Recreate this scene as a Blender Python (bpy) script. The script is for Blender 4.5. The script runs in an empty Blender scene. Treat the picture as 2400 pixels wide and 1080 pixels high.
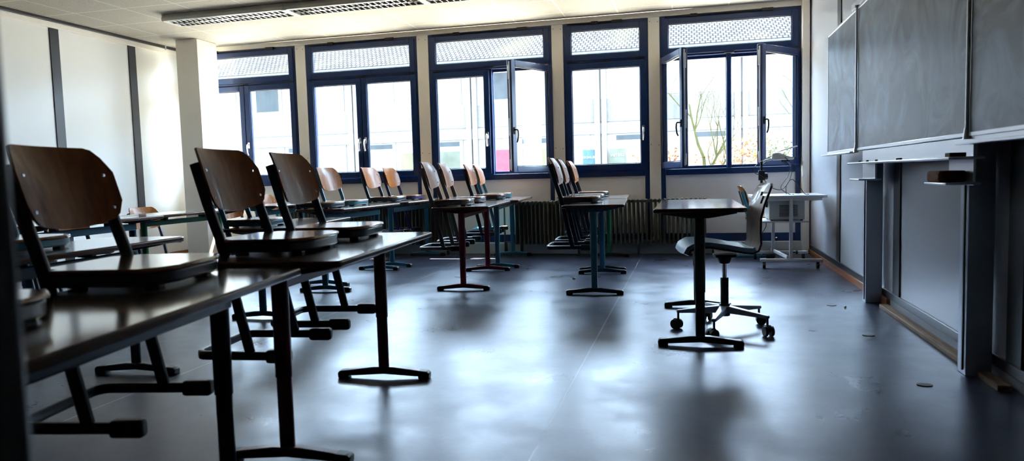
import bpy, bmesh, math, random
from mathutils import Vector, Matrix
random.seed(7)
C = bpy.context.scene.collection
SC = bpy.context.scene

# ------------------------------------------------------------------ camera
H = 0.96
YAW, PITCH, ROLL = -0.24314, -0.07486, -0.02788
F_PX = 1670.2
fwd = Vector((math.sin(YAW)*math.cos(PITCH), math.cos(YAW)*math.cos(PITCH), math.sin(PITCH)))
r0 = Vector((math.cos(YAW), -math.sin(YAW), 0)); u0 = r0.cross(fwd)
rt = math.cos(ROLL)*r0 + math.sin(ROLL)*u0
up = -math.sin(ROLL)*r0 + math.cos(ROLL)*u0
cam_d = bpy.data.cameras.new('camera'); cam = bpy.data.objects.new('camera', cam_d); C.objects.link(cam)
M4 = Matrix.Identity(4)
for i in range(3):
    M4[i][0] = rt[i]; M4[i][1] = up[i]; M4[i][2] = -fwd[i]
M4[2][3] = H
cam.matrix_world = M4
cam_d.sensor_width = 36; cam_d.lens = F_PX/2400*36
cam_d.clip_start = 0.02; cam_d.clip_end = 300
cam_d.dof.use_dof = True; cam_d.dof.focus_distance = 6.2; cam_d.dof.aperture_fstop = 3.4
SC.camera = cam

# ------------------------------------------------------------------ world, sun, exposure
w = bpy.data.worlds.new('world'); SC.world = w; w.use_nodes = True
bg = w.node_tree.nodes['Background']
bg.inputs[0].default_value = (0.58, 0.77, 1.0, 1); bg.inputs[1].default_value = 9.0
sun_d = bpy.data.lights.new('sun', 'SUN'); sun = bpy.data.objects.new('sun', sun_d); C.objects.link(sun)
sun_d.energy = 32; sun_d.angle = math.radians(0.6); sun_d.color = (1.0, 0.88, 0.70)
SUN_DIR = Vector((-0.27, -1.0, -1.91)).normalized()
sun.rotation_euler = SUN_DIR.to_track_quat('-Z', 'Y').to_euler()
SC.view_settings.view_transform = 'Standard'; SC.view_settings.look = 'None'
SC.view_settings.exposure = 2.38; SC.view_settings.gamma = 1.0
SC.view_settings.use_curve_mapping = False
SC.cycles.max_bounces = 10; SC.cycles.diffuse_bounces = 6; SC.cycles.glossy_bounces = 6
SC.cycles.transparent_max_bounces = 16; SC.cycles.sample_clamp_indirect = 12
SC.cycles.caustics_reflective = False; SC.cycles.caustics_refractive = False

# ------------------------------------------------------------------ materials
def mat(name, col, rough=0.5, metal=0.0, bump=0.0, bscale=40, var=0.0, vscale=6, spec=0.5, coat=0.0, stretch=(1,1,1)):
    m = bpy.data.materials.new(name); m.use_nodes = True
    nt = m.node_tree; b = nt.nodes['Principled BSDF']
    b.inputs['Base Color'].default_value = (*col, 1); b.inputs['Roughness'].default_value = rough
    b.inputs['Metallic'].default_value = metal; b.inputs['Specular IOR Level'].default_value = spec
    b.inputs['Coat Weight'].default_value = coat; b.inputs['Coat Roughness'].default_value = 0.12
    tc = nt.nodes.new('ShaderNodeTexCoord'); mp = nt.nodes.new('ShaderNodeMapping')
    nt.links.new(tc.outputs['Object'], mp.inputs[0]); mp.inputs['Scale'].default_value = stretch
    n = nt.nodes.new('ShaderNodeTexNoise'); n.inputs['Scale'].default_value = vscale; n.inputs['Detail'].default_value = 6
    nt.links.new(mp.outputs[0], n.inputs['Vector'])
    v = max(var, 0.03)
    mx = nt.nodes.new('ShaderNodeMix'); mx.data_type = 'RGBA'
    mx.inputs[6].default_value = (*[c*(1-v) for c in col], 1); mx.inputs[7].default_value = (*[min(1, c*(1+v)) for c in col], 1)
    nt.links.new(n.outputs['Fac'], mx.inputs[0]); nt.links.new(mx.outputs[2], b.inputs['Base Color'])
    if bump:
        n2 = nt.nodes.new('ShaderNodeTexNoise'); n2.inputs['Scale'].default_value = bscale; n2.inputs['Detail'].default_value = 4
        nt.links.new(mp.outputs[0], n2.inputs['Vector'])
        bp = nt.nodes.new('ShaderNodeBump'); bp.inputs['Strength'].default_value = bump; bp.inputs['Distance'].default_value = 0.01
        nt.links.new(n2.outputs['Fac'], bp.inputs['Height']); nt.links.new(bp.outputs[0], b.inputs['Normal'])
    return m

def wood(name, c1, c2, rough=0.3, scale=3.0, axis='Z', coat=0.3):
    m = bpy.data.materials.new(name); m.use_nodes = True
    nt = m.node_tree; b = nt.nodes['Principled BSDF']
    tc = nt.nodes.new('ShaderNodeTexCoord'); mp = nt.nodes.new('ShaderNodeMapping')
    s = {'X': (1, 14, 14), 'Y': (14, 1, 14), 'Z': (14, 14, 1)}[axis]
    mp.inputs['Scale'].default_value = s
    nt.links.new(tc.outputs['Object'], mp.inputs[0])
    n = nt.nodes.new('ShaderNodeTexNoise'); n.inputs['Scale'].default_value = scale; n.inputs['Detail'].default_value = 8
    n.inputs['Distortion'].default_value = 0.4
    nt.links.new(mp.outputs[0], n.inputs['Vector'])
    cr = nt.nodes.new('ShaderNodeValToRGB'); cr.color_ramp.elements[0].position = 0.35; cr.color_ramp.elements[1].position = 0.65
    cr.color_ramp.elements[0].color = (*c1, 1); cr.color_ramp.elements[1].color = (*c2, 1)
    nt.links.new(n.outputs['Fac'], cr.inputs[0]); nt.links.new(cr.outputs[0], b.inputs['Base Color'])
    b.inputs['Roughness'].default_value = rough; b.inputs['Coat Weight'].default_value = coat; b.inputs['Coat Roughness'].default_value = 0.10; b.inputs['Specular IOR Level'].default_value = 0.10
    return m

def glass_mat(name, tint=(0.97, 0.99, 0.98)):
    m = bpy.data.materials.new(name); m.use_nodes = True
    nt = m.node_tree; nt.nodes.remove(nt.nodes['Principled BSDF'])
    out = nt.nodes['Material Output']
    t = nt.nodes.new('ShaderNodeBsdfTransparent'); t.inputs[0].default_value = (*tint, 1)
    g = nt.nodes.new('ShaderNodeBsdfGlossy'); g.inputs['Roughness'].default_value = 0.0
    lw = nt.nodes.new('ShaderNodeLayerWeight')
    pw = nt.nodes.new('ShaderNodeMath'); pw.operation = 'POWER'; pw.inputs[1].default_value = 5; nt.links.new(lw.outputs['Facing'], pw.inputs[0])
    fr = nt.nodes.new('ShaderNodeMath'); fr.operation = 'MULTIPLY_ADD'; fr.inputs[1].default_value = 0.9; fr.inputs[2].default_value = 0.04; nt.links.new(pw.outputs[0], fr.inputs[0])
    mx = nt.nodes.new('ShaderNodeMixShader')
    nt.links.new(fr.outputs[0], mx.inputs[0]); nt.links.new(t.outputs[0], mx.inputs[1]); nt.links.new(g.outputs[0], mx.inputs[2])
    nt.links.new(mx.outputs[0], out.inputs[0])
    return m

def floor_material():
    m = bpy.data.materials.new('slate_linoleum'); m.use_nodes = True
    nt = m.node_tree; b = nt.nodes['Principled BSDF']; L = nt.links.new
    tc = nt.nodes.new('ShaderNodeTexCoord')
    n1 = nt.nodes.new('ShaderNodeTexNoise'); n1.inputs['Scale'].default_value = 2.2; n1.inputs['Detail'].default_value = 10; n1.inputs['Roughness'].default_value = 0.65
    n2 = nt.nodes.new('ShaderNodeTexNoise'); n2.inputs['Scale'].default_value = 24; n2.inputs['Detail'].default_value = 8; n2.inputs['Distortion'].default_value = 1.2
    L(tc.outputs['Object'], n1.inputs['Vector']); L(tc.outputs['Object'], n2.inputs['Vector'])
    mx = nt.nodes.new('ShaderNodeMix'); mx.data_type = 'RGBA'
    mx.inputs[6].default_value = (0.009, 0.012, 0.028, 1); mx.inputs[7].default_value = (0.028, 0.034, 0.066, 1)
    L(n1.outputs['Fac'], mx.inputs[0])
    mx2 = nt.nodes.new('ShaderNodeMix'); mx2.data_type = 'RGBA'; mx2.blend_type = 'MULTIPLY'; mx2.inputs[0].default_value = 0.55
    cr = nt.nodes.new('ShaderNodeValToRGB'); cr.color_ramp.elements[0].position = 0.3; cr.color_ramp.elements[0].color = (0.55, 0.55, 0.55, 1)
    cr.color_ramp.elements[1].position = 0.6; cr.color_ramp.elements[1].color = (1, 1, 1, 1)
    L(n2.outputs['Fac'], cr.inputs[0]); L(mx.outputs[2], mx2.inputs[6]); L(cr.outputs[0], mx2.inputs[7])
    # welded seams of the lino sheets (every 2 m along X) 
    sp = nt.nodes.new('ShaderNodeSeparateXYZ'); L(tc.outputs['Object'], sp.inputs[0])
    def band(sock, off, period, wid):
        a = nt.nodes.new('ShaderNodeMath'); a.operation = 'ADD'; a.inputs[1].default_value = off; L(sock, a.inputs[0])
        d = nt.nodes.new('ShaderNodeMath'); d.operation = 'PINGPONG'; d.inputs[1].default_value = period/2; L(a.outputs[0], d.inputs[0])
        c = nt.nodes.new('ShaderNodeMath'); c.operation = 'LESS_THAN'; c.inputs[1].default_value = wid; L(d.outputs[0], c.inputs[0])
        return c.outputs[0]
    s = band(sp.outputs[0], 0.53, 2.0, 0.004)
    mx3 = nt.nodes.new('ShaderNodeMix'); mx3.data_type = 'RGBA'; mx3.inputs[7].default_value = (0.20, 0.21, 0.24, 1)
    L(s, mx3.inputs[0]); L(mx2.outputs[2], mx3.inputs[6]); L(mx3.outputs[2], b.inputs['Base Color'])
    rr = nt.nodes.new('ShaderNodeMapRange'); rr.inputs['From Min'].default_value = 0.3; rr.inputs['From Max'].default_value = 0.7; rr.inputs['To Min'].default_value = 0.25; rr.inputs['To Max'].default_value = 0.40
    L(n1.outputs['Fac'], rr.inputs['Value']); L(rr.outputs[0], b.inputs['Roughness'])
    bp = nt.nodes.new('ShaderNodeBump'); bp.inputs['Strength'].default_value = 0.10; bp.inputs['Distance'].default_value = 0.003
    L(n2.outputs['Fac'], bp.inputs['Height']); L(bp.outputs[0], b.inputs['Normal'])
    b.inputs['Specular IOR Level'].default_value = 0.6; b.inputs['Specular Tint'].default_value = (0.60, 0.70, 1.0, 1)
    return m

def ceiling_material():
    m = bpy.data.materials.new('ceiling_tiles'); m.use_nodes = True
    nt = m.node_tree; b = nt.nodes['Principled BSDF']; L = nt.links.new
    tc = nt.nodes.new('ShaderNodeTexCoord'); sp = nt.nodes.new('ShaderNodeSeparateXYZ'); L(tc.outputs['Object'], sp.inputs[0])
    outs = []
    for ax, off in ((0, 0.78), (1, 0.375)):
        a = nt.nodes.new('ShaderNodeMath'); a.operation = 'ADD'; a.inputs[1].default_value = off if ax == 0 else -7.75+6.25*2
        L(sp.outputs[ax], a.inputs[0])
        d = nt.nodes.new('ShaderNodeMath'); d.operation = 'PINGPONG'; d.inputs[1].default_value = 0.3125; L(a.outputs[0], d.inputs[0])
        c = nt.nodes.new('ShaderNodeMath'); c.operation = 'LESS_THAN'; c.inputs[1].default_value = 0.009; L(d.outputs[0], c.inputs[0])
        outs.append(c.outputs[0])
    mxm = nt.nodes.new('ShaderNodeMath'); mxm.operation = 'MAXIMUM'; L(outs[0], mxm.inputs[0]); L(outs[1], mxm.inputs[1])
    n = nt.nodes.new('ShaderNodeTexNoise'); n.inputs['Scale'].default_value = 90; n.inputs['Detail'].default_value = 3; L(tc.outputs['Object'], n.inputs['Vector'])
    cr = nt.nodes.new('ShaderNodeValToRGB'); cr.color_ramp.elements[0].position = 0.35; cr.color_ramp.elements[0].color = (0.40, 0.365, 0.305, 1)
    cr.color_ramp.elements[1].position = 0.55; cr.color_ramp.elements[1].color = (0.50, 0.46, 0.39, 1)
    L(n.outputs['Fac'], cr.inputs[0])
    mx = nt.nodes.new('ShaderNodeMix'); mx.data_type = 'RGBA'; mx.inputs[7].default_value = (0.66, 0.64, 0.57, 1)
    L(mxm.outputs[0], mx.inputs[0]); L(cr.outputs[0], mx.inputs[6]); L(mx.outputs[2], b.inputs['Base Color'])
    b.inputs['Roughness'].default_value = 0.8
    bp = nt.nodes.new('ShaderNodeBump'); bp.inputs['Strength'].default_value = 0.25; bp.inputs['Distance'].default_value = 0.003
    L(n.outputs['Fac'], bp.inputs['Height']); L(bp.outputs[0], b.inputs['Normal'])
    return m

def board_material():
    m = bpy.data.materials.new('chalkboard_enamel'); m.use_nodes = True
    nt = m.node_tree; b = nt.nodes['Principled BSDF']; L = nt.links.new
    tc = nt.nodes.new('ShaderNodeTexCoord')
    mp = nt.nodes.new('ShaderNodeMapping'); mp.inputs['Scale'].default_value = (1, 1.0, 1.0); mp.inputs['Rotation'].default_value = (0.5, 0, 0)
    L(tc.outputs['Object'], mp.inputs[0])
    n0 = nt.nodes.new('ShaderNodeTexNoise'); n0.inputs['Scale'].default_value = 1.1; n0.inputs['Detail'].default_value = 2
    L(mp.outputs[0], n0.inputs['Vector'])
    mxv = nt.nodes.new('ShaderNodeMix'); mxv.data_type = 'RGBA'; mxv.inputs[0].default_value = 0.65
    L(mp.outputs[0], mxv.inputs[6]); L(n0.outputs['Color'], mxv.inputs[7])
    n = nt.nodes.new('ShaderNodeTexNoise'); n.inputs['Scale'].default_value = 3.6; n.inputs['Detail'].default_value = 9; n.inputs['Roughness'].default_value = 0.55; n.inputs['Distortion'].default_value = 1.8
    L(mxv.outputs[2], n.inputs['Vector'])
    cr = nt.nodes.new('ShaderNodeValToRGB')
    cr.color_ramp.elements[0].position = 0.40; cr.color_ramp.elements[0].color = (0.015, 0.028, 0.050, 1)
    cr.color_ramp.elements[1].position = 0.72; cr.color_ramp.elements[1].color = (0.20, 0.30, 0.44, 1)
    L(n.outputs['Fac'], cr.inputs[0]); L(cr.outputs[0], b.inputs['Base Color'])
    b.inputs['Roughness'].default_value = 0.33
    return m

def roof_material():
    m = bpy.data.materials.new('roof_tiles'); m.use_nodes = True
    nt = m.node_tree; b = nt.nodes['Principled BSDF']; L = nt.links.new
    tc = nt.nodes.new('ShaderNodeTexCoord')
    br = nt.nodes.new('ShaderNodeTexBrick'); br.inputs['Scale'].default_value = 1.0
    br.offset = 0.5; br.inputs['Brick Width'].default_value = 0.17; br.inputs['Row Height'].default_value = 0.20
    br.inputs['Mortar Size'].default_value = 0.026; br.inputs['Mortar Smooth'].default_value = 0.3
    br.inputs['Color1'].default_value = (0.021, 0.020, 0.017, 1); br.inputs['Color2'].default_value = (0.031, 0.029, 0.025, 1); br.inputs['Mortar'].default_value = (0.005, 0.006, 0.009, 1)
    L(tc.outputs['UV'], br.inputs['Vector'])
    n = nt.nodes.new('ShaderNodeTexNoise'); n.inputs['Scale'].default_value = 0.35; n.inputs['Detail'].default_value = 5
    L(tc.outputs['Object'], n.inputs['Vector'])
    mx = nt.nodes.new('ShaderNodeMix'); mx.data_type = 'RGBA'; mx.blend_type = 'MIX'; mx.inputs[7].default_value = (0.034, 0.032, 0.018, 1)
    mr = nt.nodes.new('ShaderNodeMapRange'); mr.inputs['From Min'].default_value = 0.5; mr.inputs['From Max'].default_value = 0.75; mr.inputs['To Max'].default_value = 0.5
    L(n.outputs['Fac'], mr.inputs['Value']); L(mr.outputs[0], mx.inputs[0]); L(br.outputs['Color'], mx.inputs[6])
    L(mx.outputs[2], b.inputs['Base Color']); b.inputs['Roughness'].default_value = 0.9; b.inputs['Specular IOR Level'].default_value = 0.0
    return m

MT = {
 'floor': floor_material(), 'ceiling': ceiling_material(), 'board': board_material(), 'roof': roof_material(),
 'plaster': mat('cream_plaster', (0.90, 0.85, 0.76), 0.5, var=0.02, vscale=3),
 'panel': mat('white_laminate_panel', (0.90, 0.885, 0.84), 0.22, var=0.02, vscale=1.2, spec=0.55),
 'panelR': mat('shaded_white_laminate_panel', (0.42, 0.44, 0.49), 0.26, var=0.03, vscale=1.2, spec=0.55),  # white panels, the weak grazing light on this wall darkened into the colour
 'sillpanel': mat('white_sill_panel', (0.90, 0.88, 0.85), 0.3, var=0.02, vscale=2),
 'strip': mat('black_joint_strip', (0.022, 0.022, 0.026), 0.35, var=0.2, vscale=30),
 'navy': mat('navy_painted_aluminium', (0.007, 0.028, 0.105), 0.28, var=0.08, vscale=12, spec=0.4),
 'gasket': mat('black_rubber_gasket', (0.01, 0.01, 0.012), 0.6),
 'alu': mat('brushed_aluminium', (0.62, 0.64, 0.68), 0.32, metal=0.85, var=0.06, vscale=60, stretch=(1, .1, 1)),
 'alu_plain': mat('grey_anodised_metal', (0.42, 0.47, 0.55), 0.4, metal=0.5, var=0.05),
 'chrome': mat('chrome', (0.8, 0.8, 0.82), 0.12, metal=1.0),
 'glass': glass_mat('window_glass'),
 'radiator': mat('dark_olive_radiator_paint', (0.055, 0.060, 0.038), 0.32, var=0.15, vscale=10),
 'duct': mat('light_grey_duct', (0.55, 0.55, 0.53), 0.45, var=0.08),
 'basewood': wood('orange_skirting_wood', (0.20, 0.07, 0.025), (0.34, 0.13, 0.05), 0.35, axis='Y'),
 'plank': wood('weathered_plank', (0.16, 0.11, 0.075), (0.30, 0.22, 0.16), 0.6, axis='Y', coat=0),
 'beech': wood('beech_plywood', (0.20, 0.062, 0.010), (0.31, 0.108, 0.018), 0.32, scale=2.2, axis='Z', coat=0.09),
 'seatwood': wood('beech_seat_plywood', (0.22, 0.10, 0.040), (0.34, 0.17, 0.070), 0.22, scale=2.2, axis='X', coat=0.9),
 'top': mat('grey_beige_laminate', (0.19, 0.125, 0.085), 0.13, var=0.06, vscale=8, spec=0.8, coat=0.9),
 'edge': wood('brown_table_edge', (0.07, 0.032, 0.02), (0.13, 0.06, 0.035), 0.3, axis='Y'),
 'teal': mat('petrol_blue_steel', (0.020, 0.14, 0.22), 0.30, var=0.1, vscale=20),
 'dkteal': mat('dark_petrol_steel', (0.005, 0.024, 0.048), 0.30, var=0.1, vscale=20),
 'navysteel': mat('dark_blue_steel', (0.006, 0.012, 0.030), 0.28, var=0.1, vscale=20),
 'red': mat('wine_red_steel', (0.13, 0.008, 0.025), 0.30, var=0.1, vscale=20),
 'green': mat('bottle_green_steel', (0.018, 0.17, 0.085), 0.30, var=0.1, vscale=20),
 'dkgreen': mat('dark_green_steel', (0.004, 0.026, 0.019), 0.30, var=0.1, vscale=20),
 'grey': mat('graphite_grey_steel', (0.10, 0.105, 0.11), 0.34, metal=0.3, var=0.1, vscale=20),
 'purple': mat('violet_blue_steel', (0.02, 0.015, 0.09), 0.3),
 'black': mat('black_plastic', (0.010, 0.010, 0.012), 0.42),
 'sponge': mat('brown_sponge', (0.17, 0.062, 0.022), 0.9, bump=0.8, bscale=120, var=0.3, vscale=60),
 'chalkbox': mat('brown_card', (0.10, 0.04, 0.035), 0.7),
 'white': mat('white_paint', (0.80, 0.80, 0.78), 0.4),
 'cartgrey': mat('light_grey_lacquer', (0.62, 0.64, 0.66), 0.38, var=0.05),
 'carttop': mat('pale_grey_laminate', (0.58, 0.61, 0.66), 0.3, var=0.05),
 'device': mat('beige_grey_plastic', (0.62, 0.62, 0.58), 0.5, var=0.05),
 'cushion': mat('blue_grey_upholstery', (0.27, 0.36, 0.45), 0.5, bump=0.1, bscale=300, var=0.06),
 'shellwood': wood('pale_grey_shell_wood', (0.42, 0.35, 0.30), (0.58, 0.50, 0.44), 0.3, scale=2, axis='Z', coat=0.4),
 'shelledge': mat('dark_red_brown_edge', (0.045, 0.012, 0.012), 0.35),
 'lampwhite': mat('white_lamp_housing', (0.70, 0.68, 0.63), 0.35),
 'louvre': mat('mirror_louvre_metal', (0.50, 0.48, 0.45), 0.22, metal=0.9),
 'facade': mat('pale_render', (0.125, 0.12, 0.115), 0.8, var=0.03, vscale=1.5, spec=0),
 'rough': mat('pebble_dash_render', (0.062, 0.059, 0.055), 0.9, bump=1.0, bscale=14, var=0.3, vscale=9, spec=0),
 'pilaster': mat('pale_concrete', (0.080, 0.076, 0.074), 0.8, var=0.12, vscale=4, spec=0),
 'extwhite': mat('white_window_frame', (0.12, 0.12, 0.12), 0.4, spec=0),
 'extglass': mat('pale_blind', (0.10, 0.10, 0.10), 0.3, spec=0),
 'extdark': mat('grey_window_glass', (0.022, 0.025, 0.027), 0.25, var=0.3, vscale=3, spec=0),
 'gutter': mat('zinc_gutter', (0.035, 0.037, 0.042), 0.5, var=0.1, spec=0),
 'pav': mat('pale_paving', (0.25, 0.235, 0.205), 0.85, var=0.12, vscale=1.0),
 'bark': mat('mossy_bark', (0.024, 0.025, 0.011), 0.9, var=0.35, vscale=8, spec=0),
 'leaf': mat('rust_orange_leaves', (0.090, 0.042, 0.020), 0.8, var=0.4, vscale=5, spec=0),
 'leafg': mat('olive_leaves', (0.028, 0.032, 0.014), 0.8, var=0.4, vscale=5, spec=0),
 'postb': mat('poster_blue', (0.024, 0.042, 0.055), 0.5, var=0.6, vscale=3, spec=0),
 'postg': mat('poster_olive', (0.042, 0.044, 0.035), 0.5, var=0.4, vscale=3, spec=0),
 'postr': mat('red_curtain', (0.075, 0.022, 0.028), 0.7, var=0.2, spec=0),
 'posty': mat('ochre_interior', (0.055, 0.050, 0.032), 0.7, var=0.4, vscale=2, spec=0),
 'cord': mat('black_cable', (0.012, 0.012, 0.013), 0.45),
 'dark': mat('dark_corridor_paint', (0.06, 0.06, 0.065), 0.7),
 'outlet': mat('dark_brown_floor_socket', (0.02, 0.016, 0.014), 0.5),
}

# ------------------------------------------------------------------ mesh helpers
def bx(bm, x0, x1, y0, y1, z0, z1):
    vs = [bm.verts.new((x, y, z)) for x in (x0, x1) for y in (y0, y1) for z in (z0, z1)]
    for f in ((0,1,3,2),(4,6,7,5),(0,4,5,1),(2,3,7,6),(0,2,6,4),(1,5,7,3)):
        bm.faces.new([vs[i] for i in f])
def prism(bm, pts, d0, d1, axis='y'):
    """polygon pts (a,b) extruded from d0 to d1 along axis; plane order: y->(x,z), z->(x,y), x->(y,z)"""
    def P(a, b, d): return {'y': (a, d, b), 'z': (a, b, d), 'x': (d, a, b)}[axis]
    A = [bm.verts.new(P(a, b, d0)) for a, b in pts]; B = [bm.verts.new(P(a, b, d1)) for a, b in pts]
    bm.faces.new(A); bm.faces.new(B[::-1])
    n = len(pts)
    for i in range(n): bm.faces.new((A[i], B[i], B[(i+1) % n], A[(i+1) % n]))
def tube(bm, path, ra, rb=None, seg=12, side=Vector((0,1,0)), caps=True, power=1.0):
    """elliptical tube; rb radius along `side`, ra across"""
    rb = rb or ra; path = [Vector(p) for p in path]; rings = []
    for i, p in enumerate(path):
        t = ((path[min(i+1, len(path)-1)]-p).normalized() + (p-path[max(i-1, 0)]).normalized())
        t = t.normalized() if t.length > 1e-6 else (path[-1]-path[0]).normalized()
        s = side - side.dot(t)*t
        if s.length < 1e-3: s = Vector((1,0,0)) - t.x*t
        s.normalize(); o = t.cross(s)
        k = 1.0
        if 0 < i < len(path)-1:
            a = (path[i+1]-p).normalized().dot((p-path[i-1]).normalized()); k = 1/max(0.5, math.sqrt((1+a)/2))
        ring = []
        for j in range(seg):
            an = 2*math.pi*j/seg; c, q = math.cos(an), math.sin(an)
            c = math.copysign(abs(c)**power, c); q = math.copysign(abs(q)**power, q)
            ring.append(bm.verts.new(p + o*ra*c + s*rb*q))
        rings.append(ring)
    for a, b in zip(rings, rings[1:]):
        for j in range(seg): bm.faces.new((a[j], a[(j+1) % seg], b[(j+1) % seg], b[j]))
    if caps: bm.faces.new(rings[0][::-1]); bm.faces.new(rings[-1])
def cyl(bm, p, r, h, axis='z', seg=20, r2=None):
    d = {'x': Vector((1,0,0)), 'y': Vector((0,1,0)), 'z': Vector((0,0,1))}[axis]
    p = Vector(p); r2 = r if r2 is None else r2
    s = Vector((0,1,0)) if axis != 'y' else Vector((1,0,0)); o = d.cross(s)
    A = [bm.verts.new(p + r*(math.cos(a)*s+math.sin(a)*o)) for a in [2*math.pi*i/seg for i in range(seg)]]
    B = [bm.verts.new(p + d*h + r2*(math.cos(a)*s+math.sin(a)*o)) for a in [2*math.pi*i/seg for i in range(seg)]]
    bm.faces.new(A[::-1]); bm.faces.new(B)
    for i in range(seg): bm.faces.new((A[i], A[(i+1) % seg], B[(i+1) % seg], B[i]))
def sphere(bm, c, r, sc=(1,1,1), u=14, v=9):
    bmesh.ops.create_uvsphere(bm, u_segments=u, v_segments=v, radius=1, matrix=Matrix.Translation(c) @ Matrix.Diagonal((r*sc[0], r*sc[1], r*sc[2], 1)))
def obj(name, bm, m, parent=None, bevel=0.0, smooth=True, bseg=2):
    bmesh.ops.recalc_face_normals(bm, faces=bm.faces)
    me = bpy.data.meshes.new(name); bm.to_mesh(me); bm.free()
    for mm in (m if isinstance(m, (list, tuple)) else [m]): me.materials.append(mm)
    if smooth: me.set_sharp_from_angle(angle=math.radians(38)) if hasattr(me, 'set_sharp_from_angle') else None
    if smooth:
        for p in me.polygons: p.use_smooth = True
    o = bpy.data.objects.new(name, me); C.objects.link(o)
    if parent: o.parent = parent
    if bevel:
        b = o.modifiers.new('bevel', 'BEVEL'); b.width = bevel; b.segments = bseg; b.limit_method = 'ANGLE'; b.angle_limit = math.radians(35)
        b.harden_normals = False
    return o
def N(): return bmesh.new()
def box_obj(name, b, m, parent=None, bevel=0.0):
    bm = N(); bx(bm, *b); return obj(name, bm, m, parent, bevel, smooth=bevel > 0)
def thing(name, label, cat, loc=(0,0,0), rotz=0, group=None):
    o = bpy.data.objects.new(name, None); C.objects.link(o); o.empty_display_size = 0.1
    o.location = loc; o.rotation_euler = (0, 0, rotz); o['label'] = label; o['category'] = cat
    if group: o['group'] = group
    return o
def tag(o, label, cat, group=None):
    o['label'] = label; o['category'] = cat
    if group: o['group'] = group
    return o
def struct(name, bm_or_box, m, parent=None, bevel=0.0, label=None):
    if isinstance(bm_or_box, (tuple, list)): o = box_obj(name, bm_or_box, m, parent, bevel)
    else: o = obj(name, bm_or_box, m, parent, bevel, smooth=bevel > 0)
    if parent is None: o['kind'] = 'structure'
    if label: o['label'] = label
    return o
def sempty(name, label=None):
    o = bpy.data.objects.new(name, None); C.objects.link(o); o['kind'] = 'structure'; o.empty_display_size = .1
    if label: o['label'] = label
    return o
def dup_tree(o, parent=None):
    c = o.copy(); C.objects.link(c); c.parent = parent
    for ch in list(KIDS.get(o.name, [])) or [k for k in o.children]: dup_tree(ch, c)
    return c
KIDS = {}

# ------------------------------------------------------------------ room shell
XL, XR, YW, ZC = -6.85, 1.343, 8.72, 2.85
struct('floor', (XL-.3, XR+.3, -2.2, 8.9, -.12, 0), MT['floor'], label='dark slate blue linoleum floor')
struct('ceiling', (XL-.3, XR+.3, -2.2, 8.9, ZC, ZC+.15), MT['ceiling'], label='cream mineral tile ceiling')
# left wall: white panels, black joint strips, dark rail with cream strip under it
wl = sempty('wall_left', 'white panelled wall with black joint strips')
struct('wall_core', (XL-.25, XL, -.5, 8.9, 0, ZC), MT['panel'], wl)
for y in (8.88, 7.73, 6.58, 5.43, 4.28, 3.13, 1.98, .83):
    struct('joint_strip', (XL, XL+.012, y, y+.12, 0.07, 2.75), MT['strip'], wl, .003)
struct('cream_rail', (XL, XL+.03, .2, 8.7, 2.75, 2.815), MT['plaster'], wl, .004)
struct('dark_rail', (XL, XL+.045, .2, 8.7, 2.815, 2.85), MT['strip'], wl, .004)
struct('bracket', (XL+.045, XL+.05, 8.35, 8.37, 2.79, 2.85), MT['alu_plain'], wl)
struct('baseboard_left', (XL, XL+.022, .4, 8.7, 0, .07), MT['basewood'], bevel=.003)
# pillar in front of the left end of the window wall
pil = N(); bx(pil, -6.44, -6.12, 8.1, 8.5, 0, ZC)
struct('trim_1', pil, MT['plaster'], bevel=.006, label='square cream pillar before the window wall')
struct('trim_2', (-6.46, -6.10, 8.08, 8.52, 0, .06), MT['basewood'], bevel=.003, label='orange wooden skirting round the foot of the pillar')
# right wall
wr = sempty('wall_right', 'pale panelled wall with black joint strips')
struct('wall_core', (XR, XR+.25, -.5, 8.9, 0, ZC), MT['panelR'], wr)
for y in (6.975, 5.085, 3.315, 1.5):
    struct('joint_strip', (XR-.010, XR, y, y+(.15 if y > 2 else .15), 0.06, ZC), MT['strip'], wr, .003)
struct('dark_plinth', (XR-.014, XR, .4, 8.6, .055, .105), MT['strip'], wr, .003)
struct('baseboard_right', (XR-.024, XR, 5.32, 8.6, 0, .055), MT['basewood'], bevel=.003)
pl = box_obj('wooden_plank', (1.262, 1.318, 3.35, 5.27, 0.0, .026), MT['plank'], bevel=.003)
tag(pl, 'long narrow raw wooden plank lying on the floor along the blackboard wall', 'plank')
# window wall: posts, head, lower part
ww = sempty('wall_back', 'window wall with cream posts between the blue windows')
WIN = [(-6.66, -5.075), (-4.925, -3.345), (-3.193, -1.598), (-1.457, -.44), (-.308, 1.252)]
edges = [XL] + [v for a in WIN for v in a] + [XR]
for i in range(0, len(edges), 2):
    struct('wall_post', (edges[i], edges[i+1], 8.70, 8.86, 0, 2.79), MT['plaster'], ww, .003)
    bs = N()
    for zz in (2.74, 1.3, .35):
        if i and i < 10: cyl(bs, ((edges[i]+edges[i+1])/2-.045, 8.70, zz), .005, -.003, 'y', 8); cyl(bs, ((edges[i]+edges[i+1])/2+.045, 8.70, zz-.01), .005, -.003, 'y', 8)
    if len(bs.verts): struct('screw_heads', bs, MT['black'], ww)
    else: bs.free()
struct('wall_head', (XL, XR, 8.69, 8.86, 2.785, ZC), MT['plaster'], ww, .003)
struct('wall_foot', (XL, XR, 8.74, 8.86, 0, .15), MT['plaster'], ww)
struct('baseboard_back', (XL, 1.25, 8.62, 8.74, 0, .14), MT['duct'], bevel=.006, label='light grey cable duct along the foot of the window wall')
struct('trim_3', (1.252, 1.33, 8.60, 8.70, 0, ZC), MT['plaster'], bevel=.006, label='cream corner casing beside the last window')
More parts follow.
